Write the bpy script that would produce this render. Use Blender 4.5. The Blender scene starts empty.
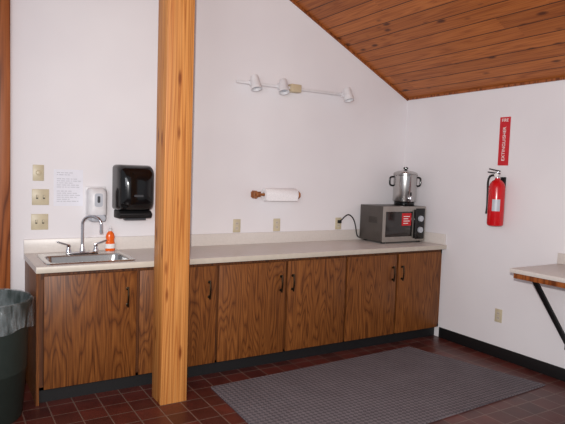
import bpy, bmesh, math, random
from mathutils import Vector, Matrix
random.seed(3)
scene=bpy.context.scene
COL=scene.collection
def lin(c):
    return tuple(((v/255)/12.92 if v/255<=.04045 else ((v/255+.055)/1.055)**2.4) for v in c)+(1.,)
# ---------------------------------------------------------------- materials
class NT:
    def __init__(s,name,rough=.5,metal=0.,spec=.5):
        s.m=bpy.data.materials.new(name); s.m.use_nodes=True
        s.t=s.m.node_tree; s.n=s.t.nodes; s.b=s.n['Principled BSDF']
        s.b.inputs['Roughness'].default_value=rough; s.b.inputs['Metallic'].default_value=metal
        s.b.inputs['Specular IOR Level'].default_value=spec
    def put(s,sock,v):
        if isinstance(v,bpy.types.NodeSocket): s.t.links.new(v,sock)
        elif v is not None: sock.default_value=v
    def math(s,op,a,b=None,c=None):
        n=s.n.new('ShaderNodeMath'); n.operation=op
        s.put(n.inputs[0],a)
        if b is not None: s.put(n.inputs[1],b)
        if c is not None: s.put(n.inputs[2],c)
        return n.outputs[0]
    def coord(s,scale=(1,1,1),rand=0.,loc=(0,0,0),src=None,rot=(0,0,0)):
        if src is None: src=s.n.new('ShaderNodeTexCoord').outputs['Object']
        if rand:
            g=s.n.new('ShaderNodeNewGeometry'); v=s.n.new('ShaderNodeVectorMath'); v.operation='ADD'
            c=s.n.new('ShaderNodeCombineXYZ')
            r=s.math('MULTIPLY',g.outputs['Random Per Island'],rand)
            for i in range(3): s.put(c.inputs[i],r)
            s.put(v.inputs[0],src); s.put(v.inputs[1],c.outputs[0]); src=v.outputs[0]
        m=s.n.new('ShaderNodeMapping'); m.inputs['Scale'].default_value=scale; m.inputs['Location'].default_value=loc
        m.inputs['Rotation'].default_value=rot
        s.put(m.inputs['Vector'],src); return m.outputs[0]
    def noise(s,vec,scale=5,detail=3,rough=.5,dist=0):
        n=s.n.new('ShaderNodeTexNoise'); s.put(n.inputs['Vector'],vec)
        n.inputs['Scale'].default_value=scale; n.inputs['Detail'].default_value=detail
        n.inputs['Roughness'].default_value=rough; n.inputs['Distortion'].default_value=dist
        return n.outputs['Fac']
    def ramp(s,f,stops):
        n=s.n.new('ShaderNodeValToRGB'); s.put(n.inputs[0],f); e=n.color_ramp.elements
        while len(e)<len(stops): e.new(.5)
        for i,(p,c) in enumerate(stops): e[i].position=p; e[i].color=c
        return n.outputs[0]
    def mix(s,f,a,b,mode='MIX'):
        n=s.n.new('ShaderNodeMix'); n.data_type='RGBA'; n.blend_type=mode
        s.put(n.inputs[0],f); s.put(n.inputs[6],a); s.put(n.inputs[7],b); return n.outputs[2]
    def bump(s,h,st=.2,d=.01):
        n=s.n.new('ShaderNodeBump'); n.inputs['Strength'].default_value=st; n.inputs['Distance'].default_value=d
        s.put(n.inputs['Height'],h); s.put(s.b.inputs['Normal'],n.outputs[0])
    def col(s,c): s.put(s.b.inputs['Base Color'],c); return s
def plain(name,c,rough=.5,metal=0.,var=.06,nscale=20,spec=.5,bump=0):
    t=NT(name,rough,metal,spec); v=t.coord()
    f=t.noise(v,nscale,2)
    a=lin(c); lo=tuple(x*(1-var) for x in a[:3])+(1,); hi=tuple(min(1,x*(1+var)) for x in a[:3])+(1,)
    t.col(t.ramp(f,[(.3,lo),(.7,hi)]))
    if bump: t.bump(f,bump,.005)
    return t.m
def wood(name,dark,mid,light,scale=(3,3,.5),freq=14,rough=.35,rand=7.,fib=(120,120,3),knots=False,fibamt=.35,kscale=(5,5,2.2),spec=.4):
    t=NT(name,rough,0,spec); v=t.coord(scale,rand)
    f=t.noise(v,1,2,.45,.2)
    g=t.math('PINGPONG',t.math('MULTIPLY',f,freq),.5)
    g=t.math('MULTIPLY',g,2)
    c=t.ramp(g,[(0,lin(dark)),(.35,lin(mid)),(1,lin(light))])
    fb=t.noise(t.coord(fib,rand),1,3,.6)
    fr=t.ramp(fb,[(.35,(.45,.4,.38,1)),(.6,(1,1,1,1))])
    c=t.mix(fibamt,c,fr,'MULTIPLY')
    big=t.noise(t.coord((2,2,.7),rand),1,2)
    c=t.mix(.35,c,t.ramp(big,[(.3,(.6,.55,.5,1)),(.7,(1,1,1,1))]),'MULTIPLY')
    if knots:
        n=t.n.new('ShaderNodeTexVoronoi'); t.put(n.inputs['Vector'],t.coord(kscale,rand)); n.inputs['Scale'].default_value=1
        k=t.ramp(n.outputs['Distance'],[(.07,(1,1,1,1)),(.17,(0,0,0,1))])
        c=t.mix(k,c,lin((124,64,26)))
    t.col(c); t.bump(fb,.06,.002)
    return t.m
OAK=wood('oak_stained',(100,56,25),(128,75,34),(142,87,41),scale=(5.6,5.6,.75),freq=26,rough=.45,fibamt=.85,fib=(130,130,3.5),spec=.3)
OAKD=wood('oak_frame',(66,34,16),(92,52,25),(108,62,30),scale=(12,12,.5),freq=9,fibamt=.6,rough=.45)  # frame oak darkened: shade of the gaps between doors put into its colour
FIR=wood('fir_post',(186,114,56),(212,142,74),(221,153,86),scale=(12,12,.2),freq=14,rough=.5,rand=0,knots=True,kscale=(11,11,2.6),fib=(80,80,1.2),fibamt=.5,spec=.3)
FIRD=wood('fir_trim',(104,50,20),(150,82,38),(168,96,48),scale=(7,7,.35),freq=9,rough=.45)
WTOWEL=wood('holder_wood',(120,66,30),(160,96,48),(178,112,60),scale=(1,12,12),freq=6)
# ceiling planks along y
def planks():
    t=NT('ceiling_planks',.45,spec=.35); tc=t.n.new('ShaderNodeTexCoord').outputs['Object']
    sp=t.n.new('ShaderNodeSeparateXYZ'); t.put(sp.inputs[0],tc)
    W=.118
    q=t.math('DIVIDE',sp.outputs[0],W); idx=t.math('FLOOR',q); fr=t.math('FRACT',q)
    wn=t.n.new('ShaderNodeTexWhiteNoise'); wn.noise_dimensions='1D'; t.put(wn.inputs['W'],idx)
    yy=t.math('ADD',t.math('DIVIDE',sp.outputs[1],3.1),wn.outputs['Value']); seg=t.math('FLOOR',yy)
    wn2=t.n.new('ShaderNodeTexWhiteNoise'); wn2.noise_dimensions='2D'
    cb=t.n.new('ShaderNodeCombineXYZ'); t.put(cb.inputs[0],idx); t.put(cb.inputs[1],seg); t.put(wn2.inputs['Vector'],cb.outputs[0])
    r=wn2.outputs['Value']
    c2=t.n.new('ShaderNodeCombineXYZ'); t.put(c2.inputs[0],sp.outputs[0]); t.put(c2.inputs[1],sp.outputs[1]); t.put(c2.inputs[2],t.math('MULTIPLY',r,30))
    f=t.noise(t.coord((18,.5,1),src=c2.outputs[0]),1,2,.5,.2)
    g=t.math('MULTIPLY',t.math('PINGPONG',t.math('MULTIPLY',f,10),.5),2)
    c=t.ramp(g,[(0,lin((154,84,34))),(.4,lin((178,102,46))),(1,lin((190,114,54)))])
    tint=t.ramp(r,[(0,(.68,.62,.56,1)),(.5,(.88,.84,.8,1)),(1,(1.,1,1,1))])
    c=t.mix(1.,c,tint,'MULTIPLY')
    n=t.n.new('ShaderNodeTexVoronoi'); t.put(n.inputs['Vector'],t.coord((9,3.2,1),src=c2.outputs[0])); n.inputs['Scale'].default_value=1
    k=t.ramp(n.outputs['Distance'],[(.08,(1,1,1,1)),(.18,(0,0,0,1))])
    c=t.mix(k,c,lin((84,38,14)))
    seam=t.math('LESS_THAN',fr,.06)
    c=t.mix(seam,c,lin((66,32,14)))
    t.col(c); t.bump(t.math('MULTIPLY',seam,-1),.5,.004)
    return t.m
CEIL=planks()
def wallmat():
    t=NT('painted_drywall',.75,spec=.3); v=t.coord()
    f=t.noise(v,1.2,3); t.col(t.ramp(f,[(.3,lin((224,220,223))),(.7,lin((231,228,230)))]))
    t.bump(t.noise(v,160,2),.12,.002); return t.m
WALL=wallmat()
def tilemat():
    t=NT('quarry_tile',.36); v=t.coord()
    b=t.n.new('ShaderNodeTexBrick'); t.put(b.inputs['Vector'],v); b.offset=0; b.squash=1
    b.inputs['Color1'].default_value=lin((102,46,38)); b.inputs['Color2'].default_value=lin((74,34,30))
    b.inputs['Mortar'].default_value=lin((124,100,90)); b.inputs['Scale'].default_value=1
    b.inputs['Brick Width'].default_value=.155; b.inputs['Row Height'].default_value=.155
    b.inputs['Mortar Size'].default_value=.004; b.inputs['Mortar Smooth'].default_value=.1; b.inputs['Bias'].default_value=-.1
    n=t.noise(t.coord(),9,4)
    c=t.mix(.7,b.outputs['Color'],t.ramp(n,[(.3,(.55,.53,.53,1)),(.7,(1,1,1,1))]),'MULTIPLY')
    t.col(c); t.bump(t.math('MULTIPLY',b.outputs['Fac'],-1),.5,.003)
    return t.m
TILE=tilemat()
def rugmat():
    t=NT('rug_weave',.95,spec=.15); v=t.coord(rot=(0,0,math.radians(45)))
    k=t.n.new('ShaderNodeTexChecker'); t.put(k.inputs['Vector'],v); k.inputs['Scale'].default_value=40
    k.inputs[1].default_value=lin((134,127,132)); k.inputs[2].default_value=lin((106,100,106))
    n=t.noise(t.coord(),150,2)
    n2=t.noise(t.coord(),5,3)
    c=t.mix(.7,k.outputs['Color'],t.ramp(n,[(.35,(.5,.5,.5,1)),(.65,(1,1,1,1))]),'MULTIPLY')
    c=t.mix(.5,c,t.ramp(n2,[(.3,(.75,.74,.74,1)),(.7,(1,1,1,1))]),'MULTIPLY')
    t.col(c); t.bump(n,.6,.006); return t.m
RUG=rugmat()
LAM=plain('laminate',(212,205,199),.35,var=.03,nscale=60)
LAME=plain('laminate_edge',(196,186,172),.4,var=.04)
BLACK=plain('black_rubber',(14,13,15),.6)
BLKP=plain('black_plastic',(10,10,11),.12)
DGREY=plain('dark_grey_plastic',(58,60,64),.4)
WPL=plain('white_plastic',(218,216,218),.4)
LGREY=plain('light_grey_plastic',(180,184,192),.35)
IVORY=plain('ivory_plastic',(196,184,156),.4)
SLOT=plain('slot_dark',(40,36,32),.6)
STEEL=plain('stainless_steel',(190,188,186),.22,1.,var=.04)
CHROME=plain('chrome',(215,215,220),.1,1.,var=.01)
BRASS=plain('antique_brass',(52,40,28),.35,.9)
RED=plain('red_paint',(196,14,24),.22)
REDS=plain('red_sign',(196,24,36),.5)
WHT=plain('white_print',(236,234,232),.6)
PAPER=plain('paper',(226,226,234),.8,var=.02)
INK=plain('faint_ink',(172,172,180),.8)
TOWEL=plain('paper_towel',(238,236,238),.9,bump=.3,nscale=120)
MWG=plain('microwave_casing',(80,74,70),.4,.3)
MWF=plain('microwave_front',(156,150,144),.35,.4)
ORANGE=plain('orange_soap',(236,100,20),.2)
BIN=plain('bin_plastic',(36,46,42),.5,bump=.1)
IRON=plain('black_iron',(22,22,24),.45,.5)
OUTB=plain('junction_box',(196,180,150),.5)
def linermat():
    t=NT('clear_liner',.25); 
    tr=t.n.new('ShaderNodeBsdfTransparent'); mx=t.n.new('ShaderNodeMixShader')
    t.col(lin((150,158,160)))
    f=t.noise(t.coord((16,16,5)),1,3)
    t.bump(f,1.,.04)
    fac=t.ramp(f,[(.38,(.06,.06,.06,1)),(.66,(.6,.6,.6,1))])
    t.put(mx.inputs[0],fac); t.put(mx.inputs[1],tr.outputs[0]); t.put(mx.inputs[2],t.b.outputs[0])
    t.put(t.n['Material Output'].inputs[0],mx.outputs[0]); return t.m
LINER=linermat()
def glassy():
    t=NT('smoked_window',.12,spec=.6); v=t.coord((260,260,260))
    n=t.n.new('ShaderNodeTexChecker'); t.put(n.inputs['Vector'],t.coord()); n.inputs['Scale'].default_value=300
    n.inputs[1].default_value=lin((30,28,28)); n.inputs[2].default_value=lin((52,48,46)); t.col(n.outputs[0]); return t.m
MWW=glassy()
# ---------------------------------------------------------------- geometry
def obj(name,bm,mat,parent=None,smooth=False):
    bmesh.ops.recalc_face_normals(bm,faces=bm.faces[:])
    me=bpy.data.meshes.new(name); bm.to_mesh(me); bm.free()
    for m in (mat if isinstance(mat,(list,tuple)) else [mat]): me.materials.append(m)
    if smooth:
        for p in me.polygons: p.use_smooth=True
        try: me.set_sharp_from_angle(angle=math.radians(35))
        except Exception: pass
    o=bpy.data.objects.new(name,me); COL.objects.link(o)
    if parent: link(o,parent)
    return o
def link(o,parent):
    o.parent=parent; o.matrix_parent_inverse=Matrix.Translation(parent.location).inverted()
def empty(name,loc):
    e=bpy.data.objects.new(name,None); e.location=loc; e.empty_display_size=.1; COL.objects.link(e); return e
def bbox(bm,lo,hi,bev=0,seg=2,mi=0,M=None):
    r=bmesh.ops.create_cube(bm,size=1); vs=r['verts']
    for v in vs: v.co=Vector([(lo[i]+hi[i])/2+v.co[i]*(hi[i]-lo[i]) for i in range(3)])
    if bev:
        es=list({e for v in vs for e in v.link_edges})
        r2=bmesh.ops.bevel(bm,geom=es,offset=bev,segments=seg,affect='EDGES',profile=.5)
        vs=list({v for f in r2['faces'] for v in f.verts}|{v for v in vs if v.is_valid})
    if M is not None:
        for v in vs: v.co=M@v.co
    for f in {f for v in vs for f in v.link_faces}: f.material_index=mi
def box(name,lo,hi,mat,parent=None,bev=0,seg=2,M=None):
    bm=bmesh.new(); bbox(bm,lo,hi,bev,seg,0,M); return obj(name,bm,mat,parent,bev>0)
def boxes(name,L,mat,parent=None,bev=0):
    bm=bmesh.new()
    for l in L: bbox(bm,l[0],l[1],bev)
    return obj(name,bm,mat,parent,bev>0)
def blathe(bm,prof,M,segs=40,mi=0,cap=True):
    rings=[]
    for r,z in prof:
        rings.append([bm.verts.new(M@Vector((r*math.cos(a),r*math.sin(a),z))) for a in [2*math.pi*i/segs for i in range(segs)]])
    for A,B in zip(rings,rings[1:]):
        for i in range(segs):
            j=(i+1)%segs; f=bm.faces.new((A[i],A[j],B[j],B[i])); f.material_index=mi
    if cap:
        for rg,(r,z) in ((rings[0],prof[0]),(rings[-1],prof[-1])):
            f=bm.faces.new(rg); f.material_index=mi
def TR(loc,axis=None):
    M=Matrix.Translation(Vector(loc))
    if axis is not None: M=M@Vector(axis).to_track_quat('Z','Y').to_matrix().to_4x4()
    return M
def lathe(name,prof,loc,mat,parent=None,axis=None,segs=40,cap=True):
    bm=bmesh.new(); blathe(bm,prof,TR(loc,axis),segs,0,cap); return obj(name,bm,mat,parent,True)
def tube(name,pts,rad,mat,parent=None,res=8,smooth=True):
    cu=bpy.data.curves.new(name+'_c','CURVE'); cu.dimensions='3D'; cu.bevel_depth=rad; cu.bevel_resolution=3; cu.resolution_u=res; cu.use_fill_caps=True
    s=cu.splines.new('NURBS' if smooth else 'POLY'); s.points.add(len(pts)-1)
    for p,q in zip(s.points,pts): p.co=(*q,1)
    if smooth: s.use_endpoint_u=True; s.order_u=3
    o=bpy.data.objects.new(name+'_c',cu); COL.objects.link(o)
    dg=bpy.context.evaluated_depsgraph_get(); me=bpy.data.meshes.new_from_object(o.evaluated_get(dg)); me.name=name
    bpy.data.objects.remove(o); me.materials.clear(); me.materials.append(mat)
    for p in me.polygons: p.use_smooth=True
    ob=bpy.data.objects.new(name,me); COL.objects.link(ob)
    if parent: link(ob,parent)
    return ob
def prism(name,poly,x0,x1,mat,parent=None,bev=0,axis='x',seg=3):
    bm=bmesh.new()
    def mk(a,b,x): return {'x':(x,a,b),'y':(a,x,b),'z':(a,b,x)}[axis]
    A=[bm.verts.new(mk(a,b,x0)) for a,b in poly]; B=[bm.verts.new(mk(a,b,x1)) for a,b in poly]
    bm.faces.new(A); bm.faces.new(B[::-1]); n=len(poly)
    for i in range(n): bm.faces.new((A[i],A[(i+1)%n],B[(i+1)%n],B[i]))
    if bev: bmesh.ops.bevel(bm,geom=bm.edges[:],offset=bev,segments=seg,affect='EDGES',profile=.5)
    return obj(name,bm,mat,parent,bev>0)
def text(name,s,size,M,mat,parent,ext=.0006):
    cu=bpy.data.curves.new(name+'_f','FONT'); cu.body=s; cu.size=size; cu.extrude=ext; cu.align_x='CENTER'; cu.align_y='CENTER'
    o=bpy.data.objects.new(name+'_f',cu); COL.objects.link(o)
    dg=bpy.context.evaluated_depsgraph_get(); me=bpy.data.meshes.new_from_object(o.evaluated_get(dg)); bpy.data.objects.remove(o)
    me.transform(M); me.name=name; me.materials.clear(); me.materials.append(mat)
    ob=bpy.data.objects.new(name,me); COL.objects.link(ob); link(ob,parent); return ob
def rrect(cx,cz,w,h,y,rx,n=5):
    out=[]
    for sx,sz,a0 in ((1,1,0),(-1,1,90),(-1,-1,180),(1,-1,270)):
        for i in range(n+1):
            a=math.radians(a0+90*i/n); out.append((cx+sx*(w/2-rx)+rx*math.cos(a),y,cz+sz*(h/2-rx)+rx*math.sin(a)))
    return out
# ---------------------------------------------------------------- room
XL=-5.6; YF=-6.2; SL=.507; HC=2.36
def zc(x): return HC-SL*x
def poly_obj(name,vs,mat,thick):
    bm=bmesh.new(); a=[bm.verts.new(v) for v in vs]; b=[bm.verts.new(Vector(v)+Vector(thick)) for v in vs]
    bm.faces.new(a); bm.faces.new(b[::-1]); n=len(vs)
    for i in range(n): bm.faces.new((a[i],a[(i+1)%n],b[(i+1)%n],b[i]))
    return obj(name,bm,mat)
box('floor',(XL,YF,-.1),(.12,.12,0),TILE)
poly_obj('wall_back',[(XL,0,0),(0,0,0),(0,0,HC),(XL,0,zc(XL))],WALL,(0,.12,0))
poly_obj('wall_right',[(0,.12,0),(0,YF,0),(0,YF,HC),(0,.12,HC)],WALL,(.12,0,0))
poly_obj('ceiling',[(.12,.12,zc(.12)),(.12,YF,zc(.12)),(XL,YF,zc(XL)),(XL,.12,zc(XL))],CEIL,(0,0,.1))
poly_obj('trim_1',[(0,0,HC-.022),(0,0,HC-.001),(XL,0,zc(XL)-.001),(XL,0,zc(XL)-.022)],FIRD,(0,-.016,0))
box('trim_2',(-.016,YF,HC-.018),(-.0005,-.017,HC+.002),FIRD)
box('trim_3',(-3.86,-.045,0),(-3.73,0,zc(-3.73)-.03),FIRD,bev=.004)
box('baseboard_right',(-.01,YF,0),(0,-.6,.1),BLACK,bev=.002)
box('baseboard_back',(-3.729,-.01,0),(-3.64,0,.1),BLACK)
# post
px0,px1,py0,py1=-2.928,-2.745,-.93,-.75
bm=bmesh.new(); bbox(bm,(px0,py0,0),(px1,py1,4.0),.006,2)
for v in bm.verts:
    if v.co.z>3: v.co.z=zc(v.co.x)-.002
obj('support_post',bm,FIR,smooth=True)
# ---------------------------------------------------------------- cabinets
L=3.633; T=.91
cab=empty('base_cabinet',(-L/2,-.3,0))
boxes('carcass',[((-L,-.58,.0),(-L+.018,-.003,.868)),((-.02,-.58,.10),(-.002,-.003,.868)),((-L+.018,-.58,.10),(-.02,-.003,.118)),((-L+.018,-.012,.118),(-.02,-.003,.868))],OAK,cab)
xs=[-3.60,-2.985,-2.385,-1.78,-1.175,-.592,-.03]
fr=[((-L+.018,-.58,.10),(-.002,-.562,.13)),((-L+.018,-.58,.82),(-.002,-.562,.868))]
for i,x in enumerate(xs):
    w=.03
    fr.append(((max(-L+.0181,x-w),-.5795,.10),(min(-.0021,x+w),-.5625,.868)))
boxes('face_frame',fr,OAKD,cab)
box('toe_kick',(-L+.018,-.535,0),(-.002,-.52,.10),BLACK,cab)
bm=bmesh.new()
for i in range(6):
    a=xs[i]+.010; b=xs[i+1]-.010
    bbox(bm,(a,-.602,.106),(b,-.582,.844),.004,2)
obj('cabinet_doors',bm,OAK,cab,True)
hx=[xs[1]-.075,xs[2]-.07,xs[3]-.055,xs[3]+.055,xs[5]-.055,xs[5]+.055]
for i,x in enumerate(hx):
    bm=bmesh.new()
    for z in (.615,.725):
        blathe(bm,[(.011,0),(.011,.003),(.005,.005),(.005,.022)],TR((x,-.602,z),(0,-1,0)),16)
    obj('handle_posts_%d'%(i+1),bm,BRASS,cab,True)
    tube('handle_%d'%(i+1),[(x,-.622,.60),(x,-.626,.63),(x,-.632,.67),(x,-.626,.71),(x,-.622,.74)],.0065,BRASS,cab)
# countertop with sink cut-out
ct=empty('countertop',(-L/2,-.3,T))
cx0,cx1,cy0,cy1=-3.545,-3.015,-.535,-.215
ov=-L-.008
boxes('laminate_top',[((ov,-.63,T-.038),(cx0,-.001,T)),((cx1,-.63,T-.038),(-.002,-.001,T)),((cx0,-.63,T-.038),(cx1,cy0,T)),((cx0,cy1,T-.038),(cx1,-.001,T))],LAM,ct)
box('front_edge',(ov,-.636,T-.040),(-.002,-.6301,T-.001),LAME,ct,bev=.002)
boxes('backsplash',[((ov,-.02,T),(-.002,-.001,T+.10)),((-.02,-.62,T),(-.002,-.0201,T+.10))],LAM,ct,bev=.002)
# sink
sk=empty('kitchen_sink',(-3.28,-.35,T))
def rr(x0,x1,y0,y1,r,z,n=6):
    out=[]
    for cx_,cy_,a0 in ((x1-r,y1-r,0),(x0+r,y1-r,90),(x0+r,y0+r,180),(x1-r,y0+r,270)):
        for i in range(n+1):
            a=math.radians(a0+90*i/n); out.append((cx_+r*math.cos(a),cy_+r*math.sin(a),z))
    return out
def loft(name,loops,mat,parent,cap=True):
    bm=bmesh.new(); R=[[bm.verts.new(p) for p in l] for l in loops]; n=len(R[0])
    for A,B in zip(R,R[1:]):
        for i in range(n): bm.faces.new((A[i],A[(i+1)%n],B[(i+1)%n],B[i]))
    if cap: bm.faces.new(R[-1])
    return obj(name,bm,mat,parent,True)
sx0,sx1,sy0,sy1=-3.575,-2.985,-.572,-.115
loft('basin',[rr(sx0,sx1,sy0,sy1,.04,T+.0005),rr(sx0+.004,sx1-.004,sy0+.004,sy1-.004,.038,T+.007),rr(sx0+.02,sx1-.02,sy0+.02,sy1-.02,.03,T+.005),
  rr(-3.54,-3.02,-.53,-.22,.05,T+.004),rr(-3.535,-3.025,-.525,-.225,.05,T-.01),rr(-3.525,-3.035,-.515,-.235,.06,T-.14),rr(-3.49,-3.07,-.48,-.27,.06,T-.16)],STEEL,sk)
lathe('drain',[(.04,0),(.04,.003),(.03,.004),(.012,.001)],(-3.28,-.375,T-.1598),CHROME,sk)
# faucet
fx,fy=-3.27,-.165; zb=T+.0055
fa=empty('faucet',(fx,fy,zb))
boxes('deck_plate',[((fx-.11,fy-.025,zb),(fx+.11,fy+.025,zb+.012))],CHROME,fa,bev=.005)
lathe('spout_base',[(.02,0),(.02,.02),(.014,.035),(.012,.06)],(fx,fy,zb+.01),CHROME,fa)
sp=[]
H=.27
for i in range(13):
    a=math.pi*i/12; sp.append((fx+.055-.055*math.cos(a)*1.0, fy-(.055-.055*math.cos(a))*.9, zb+H-.055+.06*math.sin(a)))
tube('gooseneck',[(fx,fy,zb+.05),(fx,fy,zb+.12),(fx,fy,zb+.19)]+sp+[(fx+.11,fy-.1,zb+H-.10)],.011,CHROME,fa)
lathe('aerator',[(.013,0),(.013,.02)],(fx+.11,fy-.1,zb+H-.115),CHROME,fa)
for s,n in ((-1,'left'),(1,'right')):
    hxp=fx+s*.095
    lathe('valve_'+n,[(.02,0),(.019,.02),(.013,.03),(.013,.045),(.016,.05),(.008,.058)],(hxp,fy,zb+.01),CHROME,fa)
    M=TR((hxp,fy,zb+.066))@Matrix.Rotation(-s*math.radians(18),4,'Y')
    box('wing_'+n,((-.012 if s>0 else -.085),-.01,-.005),((.085 if s>0 else .012),.01,.005),CHROME,fa,bev=.004,M=M)
# dish soap
so=empty('dish_soap_bottle',(-3.05,-.085,T))
zs=T+.001
def ell(rx,ry,z,c=(-3.045,-.065),n=28): return [(c[0]+rx*math.cos(2*math.pi*i/n),c[1]+ry*math.sin(2*math.pi*i/n),z) for i in range(n)]
loft('bottle_body',[ell(.001,.001,zs),ell(.034,.021,zs),ell(.037,.024,zs+.01),ell(.036,.024,zs+.05),ell(.03,.021,zs+.08),ell(.034,.022,zs+.11),ell(.026,.018,zs+.135),ell(.012,.012,zs+.15),ell(.012,.012,zs+.155)],ORANGE,so)
loft('cap',[ell(.014,.014,zs+.152),ell(.014,.014,zs+.168),ell(.007,.007,zs+.174),ell(.006,.006,zs+.187),ell(.001,.001,zs+.188)],WPL,so)
loft('label',[ell(.0372,.0247,zs+.02),ell(.0368,.0247,zs+.055)],WHT,so,False)
# ---------------------------------------------------------------- wall items
def plate(name,x,z,w,h,kind,n=1):
    e=empty(name,(x,0,z))
    box('plate',(x-w/2,-.007,z-h/2),(x+w/2,-.0005,z+h/2),IVORY,e,bev=.003)
    for k in range(n):
        xx=x+(k-(n-1)/2)*.046
        if kind=='switch':
            box('toggle_%d'%(k+1),(xx-.005,-.018,z-.004),(xx+.005,-.007,z+.014),IVORY,e,bev=.001)
            box('toggle_slot_%d'%(k+1),(xx-.0065,-.0076,z-.013),(xx+.0065,-.0068,z+.015),SLOT,e)
        elif kind=='knob':
            lathe('dial',[(.018,0),(.016,.014),(.012,.016)],(xx,-.007,z),IVORY,e,axis=(0,-1,0),segs=24)
        else:
            for s in (-.02,.02):
                lathe('socket',[(.016,0),(.016,.002)],(xx,-.0068,z+s),LAME,e,axis=(0,-1,0),segs=20)
                boxes('slots',[((xx-.008,-.0092,z+s-.004),(xx-.0055,-.0085,z+s+.006)),((xx+.0055,-.0092,z+s-.004),(xx+.008,-.0085,z+s+.006))],SLOT,e)
    return e
plate('dimmer_switch',-3.545,1.49,.075,.115,'knob')
plate('light_switch',-3.53,1.315,.115,.115,'switch',2)
plate('light_switch',-3.535,1.135,.115,.115,'switch',2)
for x in (-1.94,-1.534,-.834): plate('electrical_outlet',x,1.073,.072,.116,'outlet')
e=empty('electrical_outlet',(0,-1.26,.37))
box('plate',(-.007,-1.296,.312),(-.0005,-1.224,.428),IVORY,e,bev=.003)
for s in (-.02,.02):
    lathe('socket',[(.016,0),(.016,.002)],(-.0068,-1.26,.37+s),LAME,e,axis=(-1,0,0),segs=20)
    boxes('slots',[((-.0092,-1.268,.37+s-.004),(-.0085,-1.2655,.37+s+.006)),((-.0092,-1.2545,.37+s-.004),(-.0085,-1.252,.37+s+.006))],SLOT,e)
# notice
nt=empty('paper_notice',(-3.34,0,1.385))
box('sheet',(-3.44,-.0016,1.25),(-3.235,-.0004,1.52),PAPER,nt)
ln=[]
for i in range(15):
    z=1.495-i*.015; w=.16*random.uniform(.55,1)
    if i in (2,8): continue
    x0=-3.42
    while x0<-3.42+w:
        ww=random.uniform(.01,.035); ln.append(((x0,-.0021,z-.0018),(min(x0+ww,-3.25),-.0017,z+.0018))); x0+=ww+.006
boxes('printed_lines',ln,INK,nt)
# soap dispenser
sd=empty('soap_dispenser',(-3.13,-.05,1.25))
cxs=-3.143
loft('housing',[rrect(cxs,1.275,.14,.23,-.008,.03),rrect(cxs,1.275,.14,.23,-.06,.03),rrect(cxs,1.275,.132,.22,-.085,.035),rrect(cxs,1.275,.105,.19,-.103,.035),rrect(cxs,1.275,.065,.13,-.110,.028)],WPL,sd)
loft('push_bar',[rrect(cxs,1.165,.12,.055,-.008,.02),rrect(cxs,1.165,.12,.055,-.095,.02),rrect(cxs,1.165,.10,.045,-.112,.018),rrect(cxs,1.165,.07,.025,-.117,.01)],LGREY,sd)
loft('refill_window',[rrect(cxs,1.30,.06,.10,-.100,.018),rrect(cxs,1.30,.06,.10,-.112,.018)],LGREY,sd)
loft('dark_insert',[rrect(cxs,1.305,.02,.05,-.111,.008),rrect(cxs,1.305,.02,.05,-.1135,.008)],DGREY,sd)
box('backplate',(-3.218,-.012,1.13),(-3.068,-.0005,1.398),WPL,sd,bev=.004)
# paper towel dispenser
td=empty('paper_towel_dispenser',(-2.88,-.1,1.36))
tcx=-2.88
loft('cover',[rrect(tcx,1.395,.275,.35,-.001,.03),rrect(tcx,1.395,.275,.35,-.12,.035),rrect(tcx,1.393,.268,.335,-.17,.05),rrect(tcx,1.388,.245,.30,-.205,.06),rrect(tcx,1.383,.20,.24,-.226,.06),rrect(tcx,1.38,.12,.15,-.235,.05)],BLKP,td)
prism('lower_housing',[(-.001,1.222),(-.15,1.222),(-.185,1.20),(-.16,1.165),(-.001,1.16)],-3.005,-2.755,BLACK,td,bev=.008)
box('paper_slot',(-2.96,-.16,1.152),(-2.80,-.11,1.164),DGREY,td)
loft('badge',[rrect(tcx,1.34,.07,.016,-.233,.006),rrect(tcx,1.34,.07,.016,-.2385,.006)],DGREY,td)
# paper towel holder on wall
ph=empty('paper_towel_holder',(-1.59,-.07,1.35))
box('back_board',(-1.81,-.014,1.325),(-1.345,-.001,1.375),WTOWEL,ph,bev=.003)
for n,x in (('left',-1.80),('right',-1.362)):
    prism('bracket_'+n,[(-.001,1.385),(-.07,1.385),(-.10,1.365),(-.10,1.335),(-.07,1.315),(-.001,1.315)],x,x+.016,WTOWEL,ph,bev=.003)
lathe('dowel',[(.012,0),(.012,.46)],(-1.81,-.078,1.352),WTOWEL,ph,axis=(1,0,0),segs=20)
lathe('towel_roll',[(.02,0),(.056,0),(.058,.004),(.058,.326),(.056,.33),(.02,.33)],(-1.72,-.078,1.352),TOWEL,ph,axis=(1,0,0),cap=False)
box('loose_sheet',(-1.72,-.138,1.30),(-1.40,-.1355,1.352),TOWEL,ph)
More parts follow.
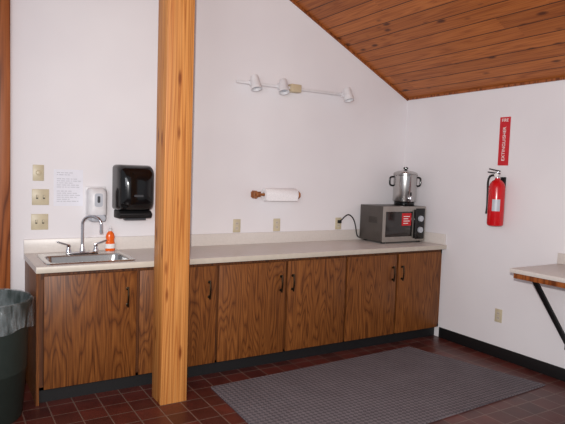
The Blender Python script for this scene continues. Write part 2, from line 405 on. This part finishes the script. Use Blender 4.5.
# track light
tl=empty('track_light',(-1.4,-.03,2.31))
box('rail',(-2.0,-.055,2.298),(-.80,-.03,2.322),WPL,tl,bev=.003)
boxes('standoffs',[((-1.9,-.031,2.30),(-1.87,-.001,2.32)),((-.98,-.031,2.30),(-.95,-.001,2.32))],WPL,tl)
box('feed_canopy',(-1.47,-.075,2.275),(-1.36,-.001,2.345),OUTB,tl,bev=.006)
def head(i,x,d):
    d=Vector(d).normalized(); p=Vector((x,-.075,2.31))
    box('adapter_%d'%i,(x-.018,-.075,2.285),(x+.018,-.04,2.335),WPL,tl,bev=.003)
    q=p+Vector((0,-.045,0))
    tube('arm_%d'%i,[p+Vector((0,.01,0)),q],.007,WPL,tl,smooth=False)
    s=q-d*.06
    bm=bmesh.new(); blathe(bm,[(.012,0),(.032,.006),(.038,.03),(.040,.07),(.047,.10),(.048,.125),(.043,.125),(.036,.09)],TR(s,d),28)
    obj('lamp_head_%d'%i,bm,WPL,tl,True)
    lathe('bulb_%d'%i,[(.035,0),(.03,.006)],s+d*.1,LGREY,tl,axis=d,segs=20)
head(1,-1.86,(.05,-.35,-1)); head(2,-1.58,(-.1,-.4,-1)); head(3,-.87,(.05,-.3,-1))
# ---------------------------------------------------------------- microwave + urn
mw=empty('microwave_oven',(-.32,-.22,T))
mx0,mx1,my0,my1,mz0,mz1=-.60,-.05,-.39,-.045,.925,1.265
box('casing',(mx0,my0+.012,mz0),(mx1,my1,mz1),MWG,mw,bev=.006)
box('front_panel',(mx0,my0,mz0),(mx1,my0+.0118,mz1),MWF,mw,bev=.004)
box('door_window',(mx0+.03,my0-.004,mz0+.05),(mx0+.37,my0,mz1-.05),MWW,mw,bev=.003)
box('door_handle',(mx0+.385,my0-.025,mz0+.03),(mx0+.405,my0-.001,mz1-.03),BLKP,mw,bev=.005)
box('control_panel',(mx0+.415,my0-.003,mz0+.02),(mx1-.015,my0,mz1-.02),BLKP,mw,bev=.002)
for i,z in enumerate((mz0+.22,mz0+.11)):
    lathe('knob_%d'%(i+1),[(.03,0),(.028,.018),(.006,.02)],((mx0+.415+mx1-.015)/2,my0-.003,z),LGREY,mw,axis=(0,-1,0),segs=24)
boxes('feet',[((x,y,T+.0005),(x+.03,y+.03,mz0)) for x in (mx0+.03,mx1-.06) for y in (my0+.03,my1-.06)],BLACK,mw)
boxes('vent_slots',[((mx0-.001,-.30+i*.014,1.10),(mx0+.002,-.294+i*.014,1.16)) for i in range(9)],SLOT,mw)
co=tube('power_cord',[(-.834,-.012,1.093),(-.83,-.05,1.11),(-.80,-.06,1.15),(-.74,-.05,1.17),(-.68,-.05,1.12),(-.64,-.035,1.04),(-.62,-.03,.96),(-.60,-.035,.93),(-.50,-.034,.92)],.006,BLACK)
box('plug',(-.85,-.04,1.078),(-.82,-.0095,1.108),BLACK,co,bev=.003)
ux,uy,uz=-.185,-.22,mz1+.001
ur=empty('coffee_urn',(ux,uy,uz))
lathe('base',[(.098,0),(.10,.008),(.10,.03),(.09,.04)],(ux,uy,uz),BLKP,ur)
lathe('tank',[(.112,0),(.116,.01),(.116,.255),(.120,.26),(.120,.268),(.114,.27)],(ux,uy,uz+.038),STEEL,ur)
lathe('lid',[(.120,0),(.120,.008),(.108,.02),(.075,.032),(.03,.040),(.01,.042)],(ux,uy,uz+.309),STEEL,ur)
lathe('lid_knob',[(.01,0),(.012,.008),(.024,.014),(.024,.026),(.012,.032)],(ux,uy,uz+.350),BLKP,ur,segs=24)
for s,n in ((-1,'left'),(1,'right')):
    v=Vector((.854,-.52,0))*s
    b=Vector((ux,uy,uz))
    tube('side_handle_'+n,[b+v*.112+Vector((0,0,.28)),b+v*.15+Vector((0,0,.285)),b+v*.155+Vector((0,0,.24)),b+v*.15+Vector((0,0,.19)),b+v*.112+Vector((0,0,.195))],.009,BLKP,ur)
d=Vector((-.35,-.94,0)); b=Vector((ux,uy,uz+.07))
tube('spigot_pipe',[b+d*.11,b+d*.15],.011,CHROME,ur,smooth=False)
lathe('spigot_tap',[(.009,-.03),(.013,-.02),(.013,.02),(.009,.03)],b+d*.152,CHROME,ur,segs=20)
box('spigot_lever',tuple(b+d*.152+Vector((-.007,-.007,.03))),tuple(b+d*.152+Vector((.007,.007,.065))),BLKP,ur,bev=.003)
sx=mx0+.29
box('label_face',(sx-.06,my0-.006,1.08),(sx+.06,my0-.0042,1.20),RED,mw)
boxes('label_print',[((sx-.04,my0-.0068,1.165-i*.022),(sx+.04-.02*(i%2),my0-.006,1.172-i*.022)) for i in range(4)],WHT,mw)
# ---------------------------------------------------------------- fire extinguisher
fe=empty('fire_extinguisher',(-.09,-1.23,1.16))
ex,ey,ez=-.088,-1.232,1.155
lathe('cylinder',[(.05,0),(.062,.006),(.068,.02),(.068,.33),(.06,.36),(.042,.385),(.022,.398),(.02,.41)],(ex,ey,ez),RED,fe)
lathe('valve_body',[(.02,0),(.02,.02),(.014,.03),(.014,.055)],(ex,ey,ez+.408),CHROME,fe,segs=24)
lathe('gauge',[(.018,0),(.018,.012),(.014,.014)],(ex-.012,ey,ez+.435),WHT,fe,axis=(-1,0,0),segs=24)
box('carry_handle',(ex-.01,ey-.02,ez+.445),(ex+.01,ey+.10,ez+.455),IRON,fe,bev=.003,M=TR((ex,ey,ez+.45))@Matrix.Rotation(math.radians(6),4,'X')@TR((-ex,-ey,-ez-.45)))
box('squeeze_lever',(ex-.009,ey-.02,ez+.468),(ex+.009,ey+.09,ez+.477),IRON,fe,bev=.003,M=TR((ex,ey,ez+.47))@Matrix.Rotation(math.radians(10),4,'X')@TR((-ex,-ey,-ez-.47)))
tube('hose',[(ex,ey+.015,ez+.43),(ex-.005,ey+.06,ez+.44),(ex-.01,ey+.09,ez+.40),(ex-.01,ey+.086,ez+.3),(ex-.01,ey+.082,ez+.17)],.009,BLACK,fe)
lathe('nozzle',[(.014,0),(.01,.05),(.009,.07)],(ex-.01,ey+.082,ez+.10),BLACK,fe,segs=20)
bm=bmesh.new()
n=14; rows=[]
for z in (.13,.23):
    rows.append([bm.verts.new((ex+.069*math.cos(a),ey+.069*math.sin(a),ez+z)) for a in [math.radians(190+55*i/n) for i in range(n+1)]])
for i in range(n): bm.faces.new((rows[0][i],rows[0][i+1],rows[1][i+1],rows[1][i]))
obj('instruction_label',bm,LGREY,fe,True)
box('mount_bracket',(-.024,ey-.02,ez+.1),(-.0005,ey+.02,ez+.42),IRON,fe)
# sign
sg=empty('fire_extinguisher_sign',(0,-1.21,1.87))
box('sign_plate',(-.004,-1.262,1.675),(-.0005,-1.158,2.09),REDS,sg)
Mt=Matrix(((0,0,-1,-.0046),(0,1,0,-1.21),(1,0,0,1.86),(0,0,0,1)))
text('sign_text','EXTINGUISHER',.043,Mt,WHT,sg)
Mh=Matrix(((0,0,-1,-.0046),(-1,0,0,-1.21),(0,1,0,2.062),(0,0,0,1)))
text('sign_text_fire','FIRE',.038,Mh,WHT,sg)
# ---------------------------------------------------------------- wall counter on right
wc=empty('folding_side_counter',(-.3,-2.6,.91))
box('laminate_top',(-.595,-3.9,.878),(-.001,-1.775,.91),LAM,wc,bev=.003)
box('wood_apron',(-.575,-3.88,.838),(-.02,-1.795,.8775),FIRD,wc,bev=.003)
box('backsplash',(-.02,-3.9,.9105),(-.001,-1.775,.995),LAM,wc,bev=.002)
for i,y in enumerate((-1.90,-3.2)):
    boxes('bracket_%d'%(i+1),[((-.50,y-.02,.828),(-.003,y+.02,.8375)),((-.013,y-.02,.25),(-.003,y+.02,.828))],IRON,wc)
    a=Vector((-.47,y,.825)); b=Vector((-.012,y,.30)); dd=(b-a); ang=math.atan2(dd.x,dd.z)
    M=Matrix.Translation((a+b)/2)@Matrix.Rotation(ang,4,'Y')
    box('brace_%d'%(i+1),(-.009,-.02,-dd.length/2),(.009,.02,dd.length/2),IRON,wc,M=M)
# ---------------------------------------------------------------- rug
rc=[(-2.51,-.80),(-.52,-.72),(-.23,-1.88),(-2.56,-1.98)]
prism('area_rug',rc,.001,.011,RUG,None,axis='z')
# ---------------------------------------------------------------- trash can
tx,ty=-3.94,-.62
tc=empty('trash_can',(tx,ty,0))
lathe('bin_body',[(.215,0),(.222,.01),(.245,.30),(.249,.305),(.255,.50),(.262,.69),(.275,.695),(.28,.73),(.27,.735),(.255,.69),(.21,.03),(.05,.02)],(tx,ty,.001),BIN,tc,segs=56)
bm=bmesh.new()
segs=90; rings=[]
for r,z,a in [(.20,.33,.01),(.245,.63,.006),(.262,.735,.003),(.276,.742,.002),(.286,.73,.003),(.289,.69,.006),(.290,.63,.010),(.292,.58,.012)]:
    ring=[]
    for i in range(segs):
        t=2*math.pi*i/segs; w=a*(math.sin(t*9+z*20)+.6*math.sin(t*17+2)+.4*math.sin(t*31+z*40))
        rad=r+w*.5 if r>.28 else r-abs(w)*.5
        zz=z+(a*.8*math.sin(t*7+1) if z<.62 else 0)
        ring.append(bm.verts.new((tx+rad*math.cos(t),ty+rad*math.sin(t),zz)))
    rings.append(ring)
for A,B in zip(rings,rings[1:]):
    for i in range(segs): bm.faces.new((A[i],A[(i+1)%segs],B[(i+1)%segs],B[i]))
obj('bin_liner',bm,LINER,tc,True)
# ---------------------------------------------------------------- light
w=bpy.data.worlds.new('daylight'); scene.world=w; w.use_nodes=True
bg=w.node_tree.nodes['Background']; bg.inputs[0].default_value=(.92,.93,1,1); bg.inputs[1].default_value=.46
def area(name,loc,tgt,sx_,sy_,pw,c):
    l=bpy.data.lights.new(name,'AREA'); l.shape='RECTANGLE'; l.size=sx_; l.size_y=sy_; l.energy=pw; l.color=c
    o=bpy.data.objects.new(name,l); o.location=loc; o.rotation_euler=(Vector(tgt)-Vector(loc)).to_track_quat('-Z','Y').to_euler(); COL.objects.link(o)
area('window_light',(-5.3,-4.6,2.2),(-1.2,-.8,1.3),1.8,1.6,55,(.93,.95,1))
l=bpy.data.lights.new('flash_light','SPOT'); l.energy=480; l.color=(1,.965,.935); l.spot_size=math.radians(104); l.spot_blend=1.; l.shadow_soft_size=.025
o=bpy.data.objects.new('flash_light',l); o.location=(-4.19,-4.38,1.70); o.rotation_euler=(Vector((-1.25,-.2,1.3))-o.location).to_track_quat('-Z','Y').to_euler(); COL.objects.link(o)
# ---------------------------------------------------------------- camera
yaw,pitch,roll=map(math.radians,(31.37,-4.01,1.92))
F=Vector((math.sin(yaw)*math.cos(pitch),math.cos(yaw)*math.cos(pitch),math.sin(pitch)))
R=Vector((math.cos(yaw),-math.sin(yaw),0)); U=R.cross(F)
c,s=math.cos(roll),math.sin(roll); R,U=c*R+s*U,-s*R+c*U
cam=bpy.data.cameras.new('camera'); co_=bpy.data.objects.new('camera',cam); COL.objects.link(co_)
M=Matrix((R,U,-F)).transposed().to_4x4(); M.translation=Vector((-4.1285,-4.3535,1.5478)); co_.matrix_world=M
cam.sensor_fit='HORIZONTAL'; cam.sensor_width=36; cam.lens=36*557.34/565; cam.clip_start=.05
scene.camera=co_
scene.view_settings.view_transform='Standard'
